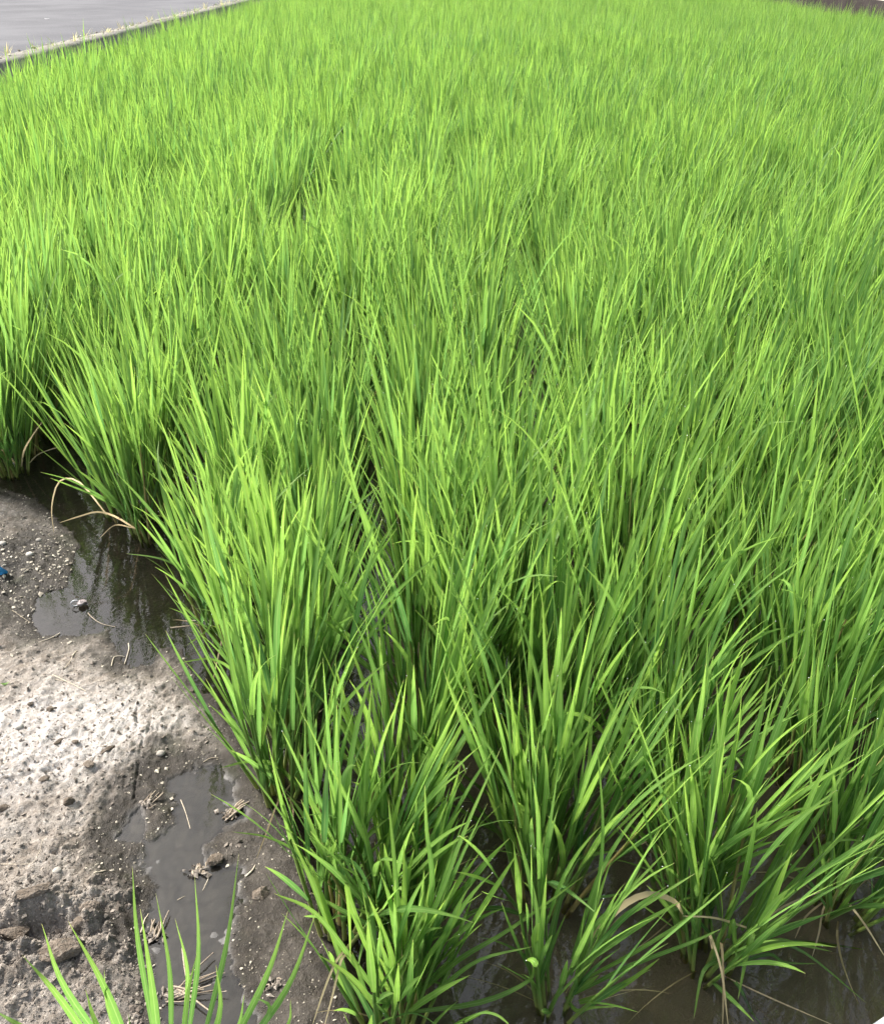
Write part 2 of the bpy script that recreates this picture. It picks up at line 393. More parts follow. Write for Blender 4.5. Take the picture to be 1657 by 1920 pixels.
# ------------------------------------------------------------------ road, kerb, far wall
ROAD_Z = 0.55
KX = -4.64
V, F = box(-15, KX - 0.32, -12, 90, -0.2, ROAD_Z)
o = obj('road', mesh_np('road', V, F, None, M_ASPHALT, False)); o['kind'] = 'structure'; o['label'] = 'worn light grey asphalt road beside the paddy'
# kerb: swept profile with an uneven edge
ky = np.linspace(-12, 90, 500)
prof = [(-0.32, -0.15), (-0.32, 0.012), (-0.03, 0.020), (0.0, -0.004), (0.008, -0.09), (0.035, -0.10), (0.04, -0.74)]
rows = []
for px_, pz_ in prof:
    jit = 0.016 * fbm(ky * 2.1, ky * 0 + px_ * 40, 3, 91) + 0.01 * fbm(ky * 9, ky * 0 + px_ * 40, 2, 93)
    rows.append(np.stack([KX + px_ + jit, ky, ROAD_Z + pz_ + jit * (0.3 if pz_ > -0.4 else 0.0)], 1))
V = np.stack(rows, 1).reshape(-1, 3); k = len(prof)
F = np.array([[i * k + j, (i + 1) * k + j, (i + 1) * k + j + 1, i * k + j + 1] for i in range(len(ky) - 1) for j in range(k - 1)])
o = obj('kerb', mesh_np('kerb', V, F, None, M_CONC)); o['kind'] = 'structure'; o['label'] = 'weathered concrete kerb along the road edge'

WX = 8.32
wall = obj('retaining_wall', None, loc=(WX, 15, 0)); tag(wall, 'low dark brown retaining wall with a pale top along the far paddy side', 'wall')
yy = np.linspace(-11, 40, 52); zz = np.array([-0.2, 0.1, 0.35, 0.6, 0.775])
Yg, Zg = np.meshgrid(yy, zz); Xg = 0.05 * fbm(Yg * 1.3, Zg * 5, 3, 97) - 0.06 * (1 - Zg)
idx = np.arange(Yg.size).reshape(Yg.shape); F = np.stack([idx[:-1, :-1], idx[:-1, 1:], idx[1:, 1:], idx[1:, :-1]], -1).reshape(-1, 4)
obj('wall_face', mesh_np('wall_face', np.stack([Xg.ravel(), Yg.ravel(), Zg.ravel()], 1), F, None, M_DARKWALL), wall)
for i in range(17):
    V, F = box(0.0 + 0.008 * (i % 3), 0.24, -11 + i * 3.0, -11 + i * 3.0 + 2.985, 0.765, 0.800 + 0.006 * ((i * 7) % 4))
    obj('coping_stone', mesh_np('coping_stone', V, F, None, M_COPING, False), wall)
V, F = box(WX + 0.25, WX + 9, -20, 90, -0.2, 0.765)
o = obj('path', mesh_np('path', V, F, None, M_PATH, False)); o['kind'] = 'structure'

# ------------------------------------------------------------------ rice blades (vectorised)
def blades(P0, th, ph, L, Wd, bend, twist, S, cross, cr, cp, dry, fold=0.22, lean=None, pw=1.6):
    """arrays of n blades -> V (n,m,3), F (faces of one blade), C (n,m,4)"""
    n = len(L); s = np.linspace(0, 1, S + 1)
    ang = th[:, None] + bend[:, None] * s[None] ** pw
    az = ph[:, None] + (1.6 * np.sin(twist * 7.3) * np.clip(bend, 0, .5))[:, None] * s[None]
    D = np.stack([np.sin(ang) * np.cos(az), np.sin(ang) * np.sin(az), np.cos(ang)], -1)
    step = L[:, None, None] / S
    P = P0[:, None] + np.concatenate([np.zeros((n, 1, 3)), np.cumsum((D[:, 1:] + D[:, :-1]) * 0.5 * step, 1)], 1)
    if lean is not None:
        zz = np.maximum(P[..., 2], 0); P[..., 0] += lean[:, None, 0] * zz ** 1.6; P[..., 1] += lean[:, None, 1] * zz ** 1.6
    side = np.stack([-np.sin(az), np.cos(az), 0 * az], -1)
    nor = np.cross(D, side)
    tw = twist[:, None] * (0.35 + s[None])
    sd_ = side * np.cos(tw)[..., None] + nor * np.sin(tw)[..., None]
    nr = np.cross(D, sd_)
    prof = np.minimum(1, 0.55 + 1.5 * s) * np.clip(1 - s ** 1.9, 0, 1) ** 0.85
    prof[-1] = 0.02
    hw = 0.5 * Wd[:, None] * prof[None]
    if cross == 3:
        V = np.stack([P - sd_ * hw[..., None], P - nr * (hw * fold)[..., None], P + sd_ * hw[..., None]], 2)
    else:
        V = np.stack([P - sd_ * hw[..., None], P + sd_ * hw[..., None]], 2)
    m = (S + 1) * cross
    F = np.array([[i * cross + j, i * cross + j + 1, (i + 1) * cross + j + 1, (i + 1) * cross + j] for i in range(S) for j in range(cross - 1)])
    C = np.zeros((n, S + 1, cross, 4)); C[..., 0] = cr[:, None, None]; C[..., 1] = s[None, :, None]
    C[..., 2] = dry[:, None, None]; C[..., 0] = np.clip(C[..., 0] + 0.35 * (cp[:, None, None] - 0.5), 0, 1)
    if cross == 3: C[:, :, 1, 3] = 1
    return V.reshape(n, m, 3), F, C.reshape(n, m, 4)
def flat(V, F, C):
    n, m, _ = V.shape
    FF = (F[None] + (np.arange(n) * m)[:, None, None]).reshape(-1, 4)
    return V.reshape(-1, 3), FF, C.reshape(-1, 4)

def hill_arrays(nt_, H, spread, rg, lv=(0.26, 0.46, 0.66, 0.84, 1.0), wscale=1.0, lean=(0, 0), outdir=None):
    """tillers and blades of one rice clump, relative to its foot"""
    r = 0.040 * np.sqrt(rg.random(nt_)) * (nt_ / 18) ** 0.4; a = rg.random(nt_) * 2 * np.pi
    base = np.stack([r * np.cos(a), r * np.sin(a), np.full(nt_, -0.02)], 1)
    th = np.abs(spread * (0.25 + 0.95 * (r / 0.036)) * (0.7 + 0.6 * rg.random(nt_))) * 0.62
    ph = a + rg.normal(0, 0.75, nt_); th = np.abs(th + rg.normal(0, 0.05, nt_))
    if outdir is not None:                       # an edge clump leans out over the open mud
        vx = np.sin(th) * np.cos(ph) + outdir[0]; vy = np.sin(th) * np.sin(ph) + outdir[1]
        th = np.minimum(np.arcsin(np.clip(np.hypot(vx, vy), 0, 0.92)), 0.95); ph = np.arctan2(vy, vx)
    Ls = H * (0.42 + 0.22 * rg.random(nt_))
    D = np.stack([np.sin(th) * np.cos(ph), np.sin(th) * np.sin(ph), np.cos(th)], 1)
    tops = base + D * Ls[:, None]
    bl = dict(P=[], th=[], ph=[], L=[], W=[], bend=[], tw=[], cr=[])
    pl = rg.random(nt_) * 2 * np.pi
    for q, f in enumerate(lv):
        keep = rg.random(nt_) < (0.80 if q == 0 else 0.97)
        n = keep.sum()
        P = base[keep] + D[keep] * (Ls[keep] * f * (0.92 + 0.14 * rg.random(n)).clip(0, 1.0))[:, None]
        qq = q + 5 - len(lv)
        opn = (0.30, 0.22, 0.16, 0.12, 0.07)[qq] * (0.5 + 1.0 * rg.random(n))
        az = pl[keep] + (q % 2) * np.pi + rg.normal(0, 0.5, n)
        vx = np.sin(th[keep]) * np.cos(ph[keep]) + np.sin(opn) * np.cos(az)
        vy = np.sin(th[keep]) * np.sin(ph[keep]) + np.sin(opn) * np.sin(az)
        hh = np.clip(np.hypot(vx, vy), 0, 0.95)
        bl['P'].append(P); bl['th'].append(np.arcsin(hh)); bl['ph'].append(np.arctan2(vy, vx))
        bl['L'].append(H * (0.32, 0.38, 0.43, 0.46, 0.45)[qq] * (0.66 + 0.50 * rg.random(n)))
        bl['W'].append((0.0096 + 0.0044 * rg.random(n)) * wscale)
        bl['bend'].append(np.where(rg.random(n) < 0.05, 0.5 + 0.7 * rg.random(n), -0.06 + 0.34 * rg.random(n)) * (1.2 if q == 0 else 1))
        bl['tw'].append(rg.normal(0, 0.75, n)); bl['cr'].append(np.clip(rg.normal(0.45 + 0.06 * q, 0.22, n), 0, 1))
    bl = {k_: np.concatenate(v) for k_, v in bl.items()}
    bl['lean'] = np.tile(np.array(lean, float), (len(bl['L']), 1))
    return base, tops, bl
def lean_at(x, y):
    return (0.12 * fbm(np.array([x * 1.1]), np.array([y * 1.1]), 3, 101)[0] * 2.2 + 0.02,
            0.12 * fbm(np.array([x * 1.1]), np.array([y * 1.1]), 3, 131)[0] * 2.2)

# hill positions: rows run away from the camera, 0.29 m apart
first = {-5: 2.70, -4: 2.86, -3: 2.29, -2: 1.83, -1: 1.29, 0: 0.80, 1: 0.835, 2: 0.915, 3: 1.02}
hills = []
for k_ in range(-16, 29):
    X0 = -0.085 + 0.285 * k_ + {-2: 0.065, -1: 0.02}.get(k_, 0)
    if X0 < -4.26 or X0 > 8.0: continue
    y0 = first.get(k_, 2.72 + 0.02 * (-5 - k_) if k_ < 0 else 1.02 + 0.05 * (k_ - 3) * (k_ < 9))
    y = y0; i = 0
    while y < 30.5:
        jx = rng.normal(0, 0.030) + 0.03 * math.sin(y * 0.9 + k_ * 2.1); jy = rng.normal(0, 0.022)
        if i == 0: jx = jy = 0
        elif y0 < 3 and i < 3: jx *= 0.4
        hills.append([X0 + jx, y + jy, k_, i]); i += 1
        y += 0.172
hills.append([-1.035, 2.42, -3, 500]); hills.append([-0.19, 0.985, -1, 500])
# overwrite the clump next to the added ones so they do not stand inside each other
hills = [h for h in hills if not any(h is not g and abs(h[0] - g[0]) < 0.085 and abs(h[1] - g[1]) < 0.085 and h[3] != 500 and g[3] == 500 for g in hills[-2:])]
HA = np.array([[h[0], h[1]] for h in hills])
def seen_px(x, y, H=0.62):
    pts = np.array([[x, y, 0.02], [x, y, H], [x - 0.2, y, H * .9], [x + 0.2, y, H * .9]])
    a, b, d = to_px(pts)
    return bool(np.any((a > 5) & (a < PW - 5) & (b > 5) & (b < PH - 5) & (d > 0.1)))
dist = np.sqrt(HA[:, 0] ** 2 + HA[:, 1] ** 2)
order = [i for i in np.argsort(dist) if seen_px(*HA[i])]
NEAR, SOLO = 300, 44
solo = set(order[:SOLO]); near = set(order[:NEAR])

EDGE = {
 (0, 0): 'leafy rice clump at the corner of the planting, one blade folded sharply downward',
 (1, 0): 'slender rice clump with bare yellow-green stems beside the corner clump',
 (2, 0): 'wide rice clump with drooping lower blades and tan dry stalks over brown water',
 (3, 0): 'rice clump with straw-coloured stems splayed low over the open brown water',
 (-1, 0): 'rice clump on the mud edge by the stubble, low blade reaching over mud',
 (-1, 500): 'rice clump squeezed between the corner clump and the mud edge',
 (-2, 0): 'rice clump beside the sky-reflecting puddle, thin dry stalks at its foot',
 (-3, 0): 'rice clump with bare pale stems rising from shallow water beside a pale broken leaf',
 (-3, 500): 'tall rice clump with low blades fanned out over the dark wet mud',
 (-5, 0): 'rice clump with tan stem bases standing above the dark wet mud',
}
ANCHOR = {0: 'the folded-blade corner clump', 1: 'the slender bare-stemmed clump', 2: 'the wide drooping clump', 3: 'the splayed clump on open water',
          -1: 'the mud-edge clump by the stubble', -2: 'the puddle-side clump', -3: 'the pale-stemmed clump', -5: 'the tan-footed clump'}
ORD = ['', 'next', 'second', 'third', 'fourth', 'fifth', 'sixth']
for a_, t_ in ANCHOR.items():
    for q_ in range(1, 7): EDGE[(a_, q_)] = f'{ORD[q_]} rice clump behind {t_} in its row'
COMMON = 'green rice clump deep in the paddy, other rice clumps all round it'
GROUP = 'rice clumps planted in rows'
OUT = {(0, 0): (0.02, -0.05), (1, 0): (0.02, -0.03), (2, 0): (0.02, -0.05), (3, 0): (0.04, -0.06), (-1, 0): (0.06, 0.0), (-1, 500): (0.08, 0.0),
       (-1, 1): (0.05, 0), (-2, 0): (0.02, 0.0), (-2, 1): (0.02, 0.0), (-3, 0): (-0.04, -0.02), (-3, 500): (-0.08, -0.01), (-5, 0): (0.0, -0.02)}
dew = []
def add_dew(V, root, frac, rg):
    n, m, _ = V.shape
    for i in np.nonzero(rg.random(n) < frac)[0]:
        dew.append(V[i, -2] + root)
        for _ in range(2):
            dew.append(V[i, rg.integers(m // 3, m - 3)] + root)

PLANTS = {}
stuff = []
for i in range(len(hills)):
    x, y, k_, ix = hills[i]
    rg = np.random.default_rng(1000 + i)
    key = (k_, ix)
    ln = lean_at(x, y)
    if y < 2.0 and x < 0.05: ln = (max(ln[0], 0.04), ln[1])
    hs_ = 1.0 + 0.10 * rg.normal() * 1.1 + 0.10 * fbm(np.array([x * .5]), np.array([y * .5]), 2, 141)[0]
    H = 0.69 * float(np.clip(hs_, 0.78, 1.2))
    if y < 1.3: H *= 0.97
    if x > 6.8: H *= 0.95
    if key in ((0, 0), (3, 0)): H *= 0.92
    if key == (1, 0): H *= 0.90
    pr = float(np.clip(0.5 + 1.2 * fbm(np.array([x * 1.6]), np.array([y * 1.6]), 3, 151)[0] + rg.normal(0, 0.15), 0, 1))
    if i in near:
        zb = min(ground_z(x, y), -0.001) if key not in ((-1, 0), (-1, 500)) else ground_z(x, y)
        root = obj('rice_plant', None, loc=(x, y, zb)); PLANTS[key] = root
        tag(root, EDGE.get(key, COMMON), 'rice plant', GROUP)
        nt_ = int(rg.integers(21, 27)) if key != (1, 0) else 10
        if key == (-3, 0): nt_ = 11
        base, tops, bl = hill_arrays(nt_, H, 0.30 if (x < -0.05 and y < 4.2) else (0.33 if y < 1.1 else 0.35), rg, lean=ln, outdir=OUT.get(key))
        n = len(bl['L']); z0 = np.zeros(n)
        dryv = (rg.random(n) < 0.0) * 1.0
        isolo = i in solo
        V, F, C = blades(bl['P'], bl['th'], bl['ph'], bl['L'], bl['W'], bl['bend'], bl['tw'], 8 if isolo else 4, 3,
                         bl['cr'], np.full(n, pr), dryv, lean=bl['lean'])
        V[..., 2] = np.maximum(V[..., 2], 0.012)
        rt = np.array([x, y, zb])
        if isolo:
            nd = int(rg.integers(2, 6)); zd = np.full(nd, 0.02)
            ad_ = rg.random(nd) * 6.283
            Vd, Fd, Cd = blades(np.stack([.03 * np.cos(ad_), .03 * np.sin(ad_), zd], 1), rg.uniform(.5, 1.25, nd), ad_, rg.uniform(.10, .24, nd), rg.uniform(.0025, .006, nd),
                                rg.uniform(.2, 1.5, nd), rg.normal(0, 1, nd), 8, 3, rg.random(nd), np.full(nd, .5), rg.uniform(.6, 1, nd))
            Vd[..., 2] = np.maximum(Vd[..., 2], .008)
            for q in range(nd): obj('dry_leaf', mesh_np('dry_leaf', Vd[q], Fd, Cd[q], M_LEAF), root)
        if dist[i] < 3.4: add_dew(V, rt, 0.35, rg)
        st = []
        for b_, t_ in zip(base, tops):
            zz = np.linspace(0, 1, 5)[:, None]; P = b_ + (t_ - b_) * zz
            hz = np.maximum(P[:, 2], 0); P[:, 0] += ln[0] * hz ** 1.6; P[:, 1] += ln[1] * hz ** 1.6
            st.append(tube(P, np.linspace(0.0044, 0.0021, 5) * (0.8 + 0.4 * rg.random()), 5, (rg.random(), 0, 0, pr)))
        if isolo:
            for q in range(n): obj('leaf', mesh_np('leaf', V[q], F, C[q], M_LEAF), root)
            for s_ in st: obj('stem', mesh_np('stem', s_[0], s_[1], s_[2], M_STEM), root)
        else:
            obj('foliage', mesh_np('foliage', *flat(V, F, C), M_LEAF), root)
            obj('stem_cluster', mesh_np('stem_cluster', *join(st), M_STEM), root)
    else:
        d_ = dist[i]
        if d_ < 8: nt_, lv, S, ws = 22, (0.46, 0.66, 0.84, 1.0), 3, 1.05
        elif d_ < 14: nt_, lv, S, ws = 22, (0.66, 0.84, 1.0), 2, 1.25
        else: nt_, lv, S, ws = 19, (0.66, 0.84, 1.0), 1, 2.1
        base, tops, bl = hill_arrays(nt_, H, 0.29, rg, lv=lv, wscale=ws, lean=ln)
        n = len(bl['L'])
        V, F, C = blades(bl['P'], bl['th'], bl['ph'], bl['L'], bl['W'], bl['bend'], bl['tw'], S, 2, bl['cr'], np.full(n, pr), np.zeros(n), lean=bl['lean'])
        V = V + np.array([x, y, 0.0])
        stuff.append(flat(V, F, C))
V, F, C = join(stuff)
o = obj('rice_crop', mesh_np('rice_crop', V, F, C, M_LEAF)); tag(o, 'mass of young green rice filling the paddy up to the road and wall', 'rice', None, 'stuff')

# ------------------------------------------------------------------ leaves placed one by one
def hero_leaf(name, root, pts, width, cr=0.6, dry=0.0, tw=0.3, S=12, mat=None, prof=None):
    """pts: (px, py, y) photo pixel and depth of the plant's own blade"""
    P = catmull([on_y(*p) for p in pts], S + 1)
    T = np.gradient(P, axis=0); T /= np.linalg.norm(T, axis=1)[:, None]
    view = P - CAM; view /= np.linalg.norm(view, axis=1)[:, None]
    sd_ = np.cross(T, view); sd_ /= np.linalg.norm(sd_, axis=1)[:, None] + 1e-9
    nr = np.cross(T, sd_); s = np.linspace(0, 1, S + 1)
    a = tw * (0.4 + s)[:, None]; sd2 = sd_ * np.cos(a) + nr * np.sin(a); nr2 = np.cross(T, sd2)
    pf = (np.minimum(1, 0.5 + 1.6 * s) * np.clip(1 - s, 0, 1) ** 0.55) if prof is None else np.interp(s, *prof)
    pf[-1] = max(pf[-1], 0.02); hw = (0.5 * width * pf)[:, None]
    V = np.stack([P - sd2 * hw, P - nr2 * hw * 0.2, P + sd2 * hw], 1).reshape(-1, 3)
    F = np.array([[i * 3 + j, i * 3 + j + 1, i * 3 + j + 4, i * 3 + j + 3] for i in range(S) for j in range(2)])
    C = np.zeros((S + 1, 3, 4)); C[..., 0] = cr; C[..., 1] = s[:, None]; C[..., 2] = dry; C[:, 1, 3] = 1
    return obj(name, mesh_np(name, V - np.array(root.location), F, C.reshape(-1, 4), mat or M_LEAF), root)
p0, p1, p2, p3 = PLANTS[(0, 0)], PLANTS[(1, 0)], PLANTS[(2, 0)], PLANTS[(3, 0)]
m1, m2, m3, m35, m5 = PLANTS[(-1, 0)], PLANTS[(-2, 0)], PLANTS[(-3, 0)], PLANTS[(-3, 500)], PLANTS[(-5, 0)]
FULLW = ([0, .15, .7, 1], [.6, 1, .9, 0])
for root, pts, wd, cr in (
    # wide clump in the brown water
    (p2, [(1340, 1812, .91), (1352, 1800, .87), (1318, 1822, .83), (1300, 1912, .79)], .013, .45),
    (p2, [(1395, 1790, .90), (1412, 1748, .84), (1400, 1790, .81), (1383, 1876, .78)], .015, .95),
    (p2, [(1365, 1760, .90), (1374, 1726, .86), (1378, 1770, .84), (1381, 1804, .83)], .011, .85),
    (p2, [(1370, 1800, .91), (1430, 1772, .93), (1520, 1768, .95), (1627, 1782, .95)], .012, .35),
    (p2, [(1370, 1800, .91), (1450, 1774, .90), (1510, 1788, .88), (1625, 1882, .82)], .010, .25),
    (p2, [(1380, 1800, .91), (1450, 1765, .90), (1500, 1772, .89), (1560, 1785, .88)], .013, .85),
    (p2, [(1372, 1810, .90), (1440, 1790, .90), (1470, 1805, .88), (1532, 1808, .87)], .009, .3),
    (p2, [(1360, 1830, .90), (1385, 1850, .86), (1410, 1900, .83), (1440, 1935, .80)], .009, .3),
    (p2, [(1400, 1760, .92), (1470, 1720, .93), (1510, 1700, .94), (1540, 1684, .94)], .013, .9),
    (p2, [(1400, 1745, .93), (1440, 1650, .97), (1520, 1500, 1.02), (1614, 1396, 1.05)], .014, .6),
    (p2, [(1400, 1745, .94), (1460, 1640, .97), (1540, 1520, 1.0), (1598, 1412, 1.05)], .014, .55),
    (p2, [(1390, 1745, .94), (1440, 1640, .98), (1500, 1530, 1.0), (1552, 1456, 1.02)], .013, .75),
    (p2, [(1350, 1720, .93), (1338, 1640, .95), (1350, 1540, .97), (1368, 1438, 1.0)], .013, .5),
    (p2, [(1430, 1700, .94), (1440, 1660, .92), (1480, 1635, .92), (1512, 1626, .92)], .011, .7),
    (p2, [(1340, 1760, .93), (1300, 1720, .92), (1270, 1705, .92), (1230, 1713, .92)], .010, .1),
    (p2, [(1310, 1700, .93), (1300, 1640, .9), (1280, 1560, .9), (1253, 1492, .9)], .012, .5),
    # splayed clump
    (p3, [(1560, 1690, 1.02), (1540, 1660, 1.0), (1600, 1600, 1.0), (1670, 1580, 1.0)], .014, .5),
    (p3, [(1570, 1690, 1.02), (1540, 1600, 1.0), (1580, 1575, 1.0), (1640, 1583, 1.0)], .010, .75),
    (p3, [(1590, 1660, 1.02), (1590, 1560, 1.02), (1620, 1480, 1.03), (1634, 1414, 1.05)], .011, .8),
    # slender clump
    (p1, [(1075, 1865, .84), (1180, 1812, .82), (1290, 1770, .80), (1352, 1742, .80)], .011, .45),
    (p1, [(1090, 1840, .84), (1200, 1780, .82), (1300, 1715, .82), (1370, 1656, .82)], .010, .7),
    (p1, [(1085, 1880, .83), (1130, 1868, .80), (1180, 1840, .78), (1236, 1798, .77)], .016, .95),
    (p1, [(1075, 1860, .84), (1100, 1760, .84), (1160, 1690, .84), (1250, 1595, .85)], .013, .6),
    (p1, [(1090, 1830, .84), (1160, 1730, .84), (1220, 1690, .83), (1303, 1638, .83)], .014, .6),
    (p1, [(1070, 1830, .84), (1115, 1690, .86), (1130, 1560, .88), (1120, 1400, .92)], .012, .5),
    (p1, [(1072, 1800, .84), (1120, 1650, .86), (1170, 1560, .88), (1222, 1500, .88)], .011, .6),
    (p1, [(1060, 1870, .84), (1080, 1895, .80), (1110, 1890, .78), (1160, 1888, .77)], .010, .8),
    # corner clump
    (p0, [(735, 1870, .79), (690, 1780, .76), (656, 1690, .75), (650, 1656, .745), (655, 1720, .735), (657, 1805, .73)], .0135, .95),
    (p0, [(740, 1870, .79), (735, 1800, .76), (715, 1740, .75), (690, 1680, .75)], .014, .9),
    (p0, [(720, 1880, .80), (660, 1800, .79), (590, 1712, .78), (514, 1676, .77)], .013, .6),
    (p0, [(735, 1880, .79), (690, 1870, .76), (675, 1830, .76), (660, 1785, .76)], .015, .5),
    (p0, [(770, 1880, .80), (800, 1800, .78), (850, 1730, .78), (868, 1678, .78)], .012, .85),
    (p0, [(790, 1860, .80), (860, 1800, .80), (960, 1740, .82), (1094, 1643, .84)], .012, .85),
    (p0, [(770, 1900, .79), (830, 1850, .77), (900, 1800, .77), (1000, 1775, .78)], .011, .65),
    (p0, [(760, 1900, .79), (900, 1880, .77), (990, 1840, .77), (1000, 1805, .77)], .012, .6),
    (p0, [(750, 1830, .80), (745, 1700, .80), (738, 1600, .80), (728, 1500, .81)], .013, .65),
    (p0, [(790, 1790, .82), (810, 1660, .82), (800, 1560, .84), (796, 1472, .86)], .013, .5),
    (p0, [(760, 1820, .80), (820, 1690, .80), (870, 1560, .82), (940, 1400, .86)], .013, .7),
    # mud-edge clumps reaching over the mud
    (m1, [(560, 1480, 1.29), (520, 1436, 1.25), (470, 1428, 1.2), (414, 1440, 1.18)], .013, .7),
    (m1, [(600, 1650, 1.0), (560, 1600, 1.0), (500, 1570, 1.0), (434, 1560, 1.0)], .008, .65),
    (m2, [(470, 1320, 1.7), (440, 1262, 1.62), (395, 1236, 1.58), (332, 1244, 1.55)], .012, .65),
    (m2, [(440, 1190, 1.8), (400, 1150, 1.75), (390, 1180, 1.68), (348, 1212, 1.62)], .010, .75),
    (m2, [(360, 1090, 1.85), (330, 1060, 1.85), (290, 1045, 1.85), (236, 1038, 1.85)], .010, .6),
    (m35, [(220, 950, 2.4), (180, 925, 2.3), (130, 900, 2.25), (75, 885, 2.2)], .010, .3),
    (m35, [(225, 955, 2.4), (180, 930, 2.3), (130, 910, 2.25), (94, 896, 2.2)], .010, .5),
):
    hero_leaf('leaf', root, pts, wd * 0.84, cr, 0, float(rng.uniform(-0.5, 0.5)))
for root, pts, wd in (
    (p2, [(1345, 1790, .90), (1352, 1770, .84), (1356, 1850, .79), (1354, 1935, .75)], .0045),
    (p2, [(1335, 1780, .90), (1330, 1752, .86), (1352, 1820, .80), (1366, 1935, .75)], .0045),
    (p2, [(1400, 1740, .9), (1340, 1722, .86), (1280, 1718, .86)], .004),
    (p2, [(1400, 1750, .93), (1470, 1700, .93), (1550, 1668, .94)], .004),
    (p1, [(1110, 1760, .86), (1157, 1706, .86), (1213, 1677, .87), (1263, 1690, .88), (1280, 1715, .9)], .011),
    (p3, [(1585, 1690, 1.02), (1600, 1706, .97), (1625, 1740, .92), (1662, 1800, .86)], .0045),
    (p3, [(1570, 1680, 1.02), (1545, 1700, .99), (1535, 1750, .93), (1522, 1796, .90)], .004),
    (p3, [(1545, 1690, 1.02), (1510, 1720, .97), (1490, 1760, .93)], .0035),
    (p0, [(650, 1780, .8), (632, 1800, .77), (610, 1850, .74), (585, 1925, .70)], .004),
    (p0, [(655, 1790, .8), (640, 1800, .77), (625, 1860, .74), (608, 1925, .70)], .004),
    (m1, [(545, 1470, 1.29), (521, 1505, 1.2), (500, 1560, 1.12), (481, 1610, 1.06)], .004),
    (m2, [(430, 1150, 1.8), (416, 1199, 1.72), (408, 1235, 1.65), (400, 1273, 1.58)], .0045),
    (m35, [(200, 965, 2.38), (150, 905, 2.3), (112, 902, 2.25), (97, 950, 2.2), (101, 998, 2.15)], .005),
    (m3, [(255, 992, 2.29), (215, 968, 2.2), (182, 960, 2.18), (150, 968, 2.16), (112, 980, 2.14)], .006),
    (m3, [(250, 990, 2.29), (215, 985, 2.2), (186, 1010, 2.15)], .004),
    (m5, [(40, 875, 2.70), (45, 845, 2.65), (62, 815, 2.63), (80, 790, 2.63)], .006),
    (m5, [(55, 868, 2.70), (75, 850, 2.65), (120, 835, 2.62)], .004),
    (m5, [(30, 870, 2.70), (12, 850, 2.66), (0, 842, 2.64)], .006),
):
    hero_leaf('dry_leaf', root, pts, wd, float(rng.uniform(0.3, 1)), 0.9, float(rng.uniform(-0.3, 0.3)), prof=([0, .2, .8, 1], [.7, 1, .7, .2]))

# the lone sparse clump in the mud (its foot is just outside the picture)
bx, by = on_z(330, 2130)[:2]
lone = obj('rice_plant', None, loc=(bx, by, ground_z(bx, by)))
tag(lone, 'sparse rice clump of a few upright blades growing alone from the bare mud', 'rice plant', GROUP)
for tip, mid, yd, wd, cr in (
    ((248, 1625), (258, 1760), .60, .010, .6), ((263, 1705), (285, 1850), .57, .014, .75), ((365, 1643), (372, 1790), .62, .010, .5),
    ((448, 1600), (425, 1770), .62, .011, .6), ((292, 1675), (318, 1820), .60, .010, .65), ((328, 1722), (352, 1830), .60, .010, .7),
    ((128, 1728), (195, 1850), .55, .013, .7), ((78, 1732), (120, 1850), .53, .012, .5), ((42, 1792), (110, 1870), .52, .012, .85),
    ((540, 1708), (500, 1830), .60, .013, .7), ((592, 1712), (540, 1850), .60, .013, .6), ((-20, 1890), (60, 1940), .50, .013, .8),
    ((160, 1855), (185, 1930), .52, .012, .9), ((405, 1810), (412, 1900), .57, .012, .7), ((370, 1785), (350, 1880), .57, .010, .8),
    ((475, 1868), (505, 1900), .57, .012, .4), ((195, 1818), (205, 1900), .55, .008, .6), ((458, 1865), (445, 1930), .58, .010, .3),
    ((545, 1875), (535, 1930), .6, .009, .7), ((240, 1900), (250, 1950), .55, .007, .7)):
    foot = to_px(np.array([bx + (tip[0] - 330) * 0.00008, by + rng.normal(0, .008), 0.01]))
    hero_leaf('leaf', lone, [(foot[0], foot[1], by), (0.45 * foot[0] + 0.55 * mid[0], 0.45 * foot[1] + 0.55 * mid[1], (by + yd) / 2), (*mid, yd), (*tip, yd + 0.01)], wd * 0.70, cr * 0.55, 0, float(rng.uniform(-.4, .4)), 14, prof=([0, .25, .55, 1], [.35, .7, 1, 0]))
for q in range(5):
    a = q * 1.3; P = np.array([[0.012 * math.cos(a), 0.012 * math.sin(a), -0.02], [0.016 * math.cos(a), 0.016 * math.sin(a), 0.05], [0.028 * math.cos(a), 0.028 * math.sin(a), 0.12]])
    obj('stem', mesh_np('stem', *tube(P, [.004, .0035, .0025], 5, (rng.random() * .7, 0, 0, .5)), M_STEM), lone)

